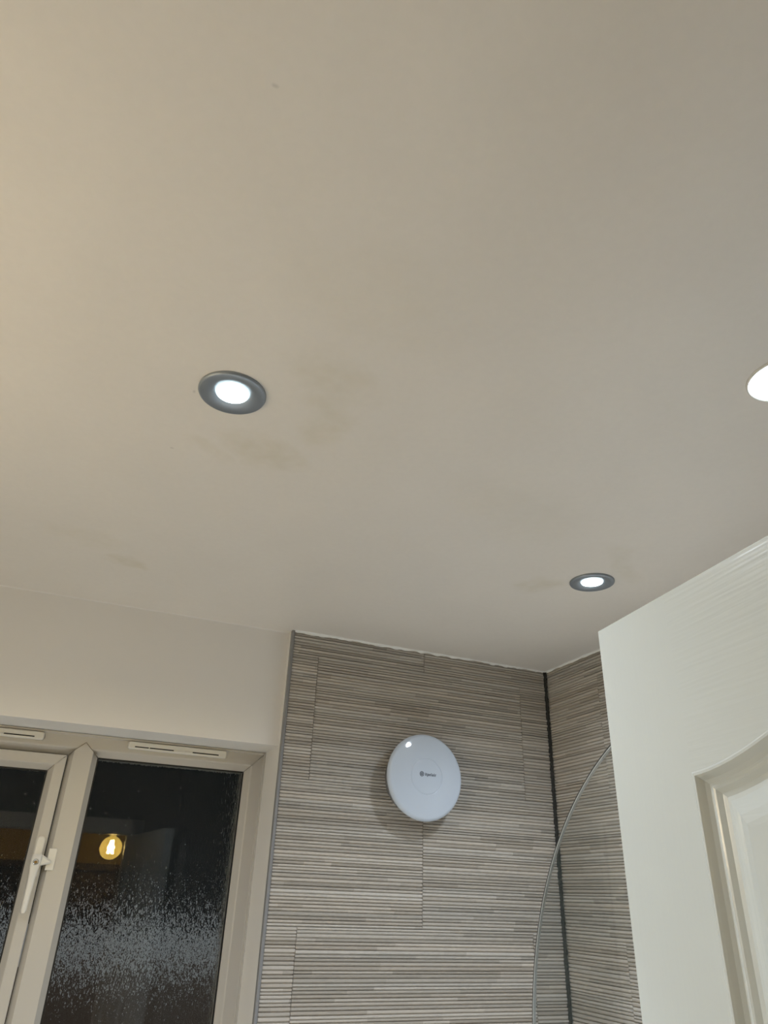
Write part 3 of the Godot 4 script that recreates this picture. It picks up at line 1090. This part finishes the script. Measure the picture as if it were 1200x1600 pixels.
# ------------------------------------------------------------------ bath and shower screen
func bath_and_screen() -> void:
	var b := thing("bathtub", "white bathtub along the tiled wall below the shower screen", "bathtub", Vector3(-0.36, 0, 0.9))
	boxes("side_panel", [[Vector3(-0.375, 0, -0.85), Vector3(-0.355, 0.51, 0.95)]], M.bath, b, 0.004)
	var st := st_new()
	var rings := [[0.335, 0.86, 0.50], [0.355, 0.875, 0.515], [0.355, 0.875, 0.545], [0.345, 0.865, 0.55], [0.31, 0.80, 0.55], [0.295, 0.785, 0.54], [0.26, 0.70, 0.22], [0.20, 0.62, 0.15], [0.0, 0.0, 0.145]]
	var pts: Array = []
	for r in rings:
		var ring: Array = []
		for k in 48:
			var a := TAU * k / 48
			var ex := 0.25 if r[2] > 0.5 else 0.45
			ring.append(Vector3(signf(cos(a)) * pow(absf(cos(a)), ex) * r[0] - 0.002, r[2], signf(sin(a)) * pow(absf(sin(a)), ex) * r[1] - 0.02))
		pts.append(ring)
	for i in pts.size() - 1:
		for k in 48:
			var m := (k + 1) % 48
			quad(st, pts[i][m], pts[i][k], pts[i + 1][k], pts[i + 1][m], true)
	obj("tub", st, M.bath, b)
	# the screen: plane x = -0.72, free edge z 0.94 with a rounded top corner, fixed to the near wall
	var t := thing("shower_screen", "clear glass bath screen with a rounded corner and thin metal edge", "shower screen", Vector3(-0.72, 0.552, 0.94))
	var r := 0.3196
	var top := H - 0.417 - 0.552
	var zend := NEAR - 0.028 - 0.94
	var poly := PackedVector2Array([Vector2(0, 0.004), Vector2(zend, 0.004), Vector2(zend, top)])
	var arc: Array = [Vector3(0, 0.004, 0)]
	for k in 41:
		var a := PI / 2 + PI / 2 * k / 40.0
		poly.append(Vector2(r + cos(a) * r, top - r + sin(a) * r))
	for k in range(40, -1, -1):
		var a := PI / 2 + PI / 2 * k / 40.0
		arc.append(Vector3(0, top - r + sin(a) * r, r + cos(a) * r))
	arc.append(Vector3(0, top, zend))
	st = st_new()
	extrude(st, poly, -0.0011, 0.0011)
	var g := obj("glass", st, M.screen, t)
	g.transform.basis = Basis(Vector3(0, 0, 1), Vector3(0, 1, 0), Vector3(-1, 0, 0))
	# a dark seal round the free edge with a bright metal strip inside it
	for strip in [["edge_seal", M.seal, 0.0, 0.0013], ["metal_edge", M.edge, -0.0012, 0.0]]:
		st = st_new()
		for i in arc.size() - 1:
			var p: Vector3 = arc[i]
			var q: Vector3 = arc[i + 1]
			var nrm := func(j: int) -> Vector3:
				var d: Vector3 = (arc[mini(j + 1, arc.size() - 1)] - arc[maxi(j - 1, 0)]).normalized()
				return Vector3(0, d.z, -d.y)
			var n0: Vector3 = nrm.call(i)
			var n1: Vector3 = nrm.call(i + 1)
			var sec := [[-0.0014, strip[2]], [-0.0014, strip[3]], [0.0014, strip[3]], [0.0014, strip[2]]]
			for k in 4:
				var m := (k + 1) % 4
				var x := Vector3(1, 0, 0)
				quad(st, p + x * sec[k][0] + n0 * sec[k][1], p + x * sec[m][0] + n0 * sec[m][1], q + x * sec[m][0] + n1 * sec[m][1], q + x * sec[k][0] + n1 * sec[k][1])
		obj(strip[0], st, strip[1], t)
	boxes("wall_profile", [[Vector3(-0.014, 0.0, zend - 0.006), Vector3(0.014, top, NEAR - 0.94 + 0.0005)]], M.chrome, t, 0.002)
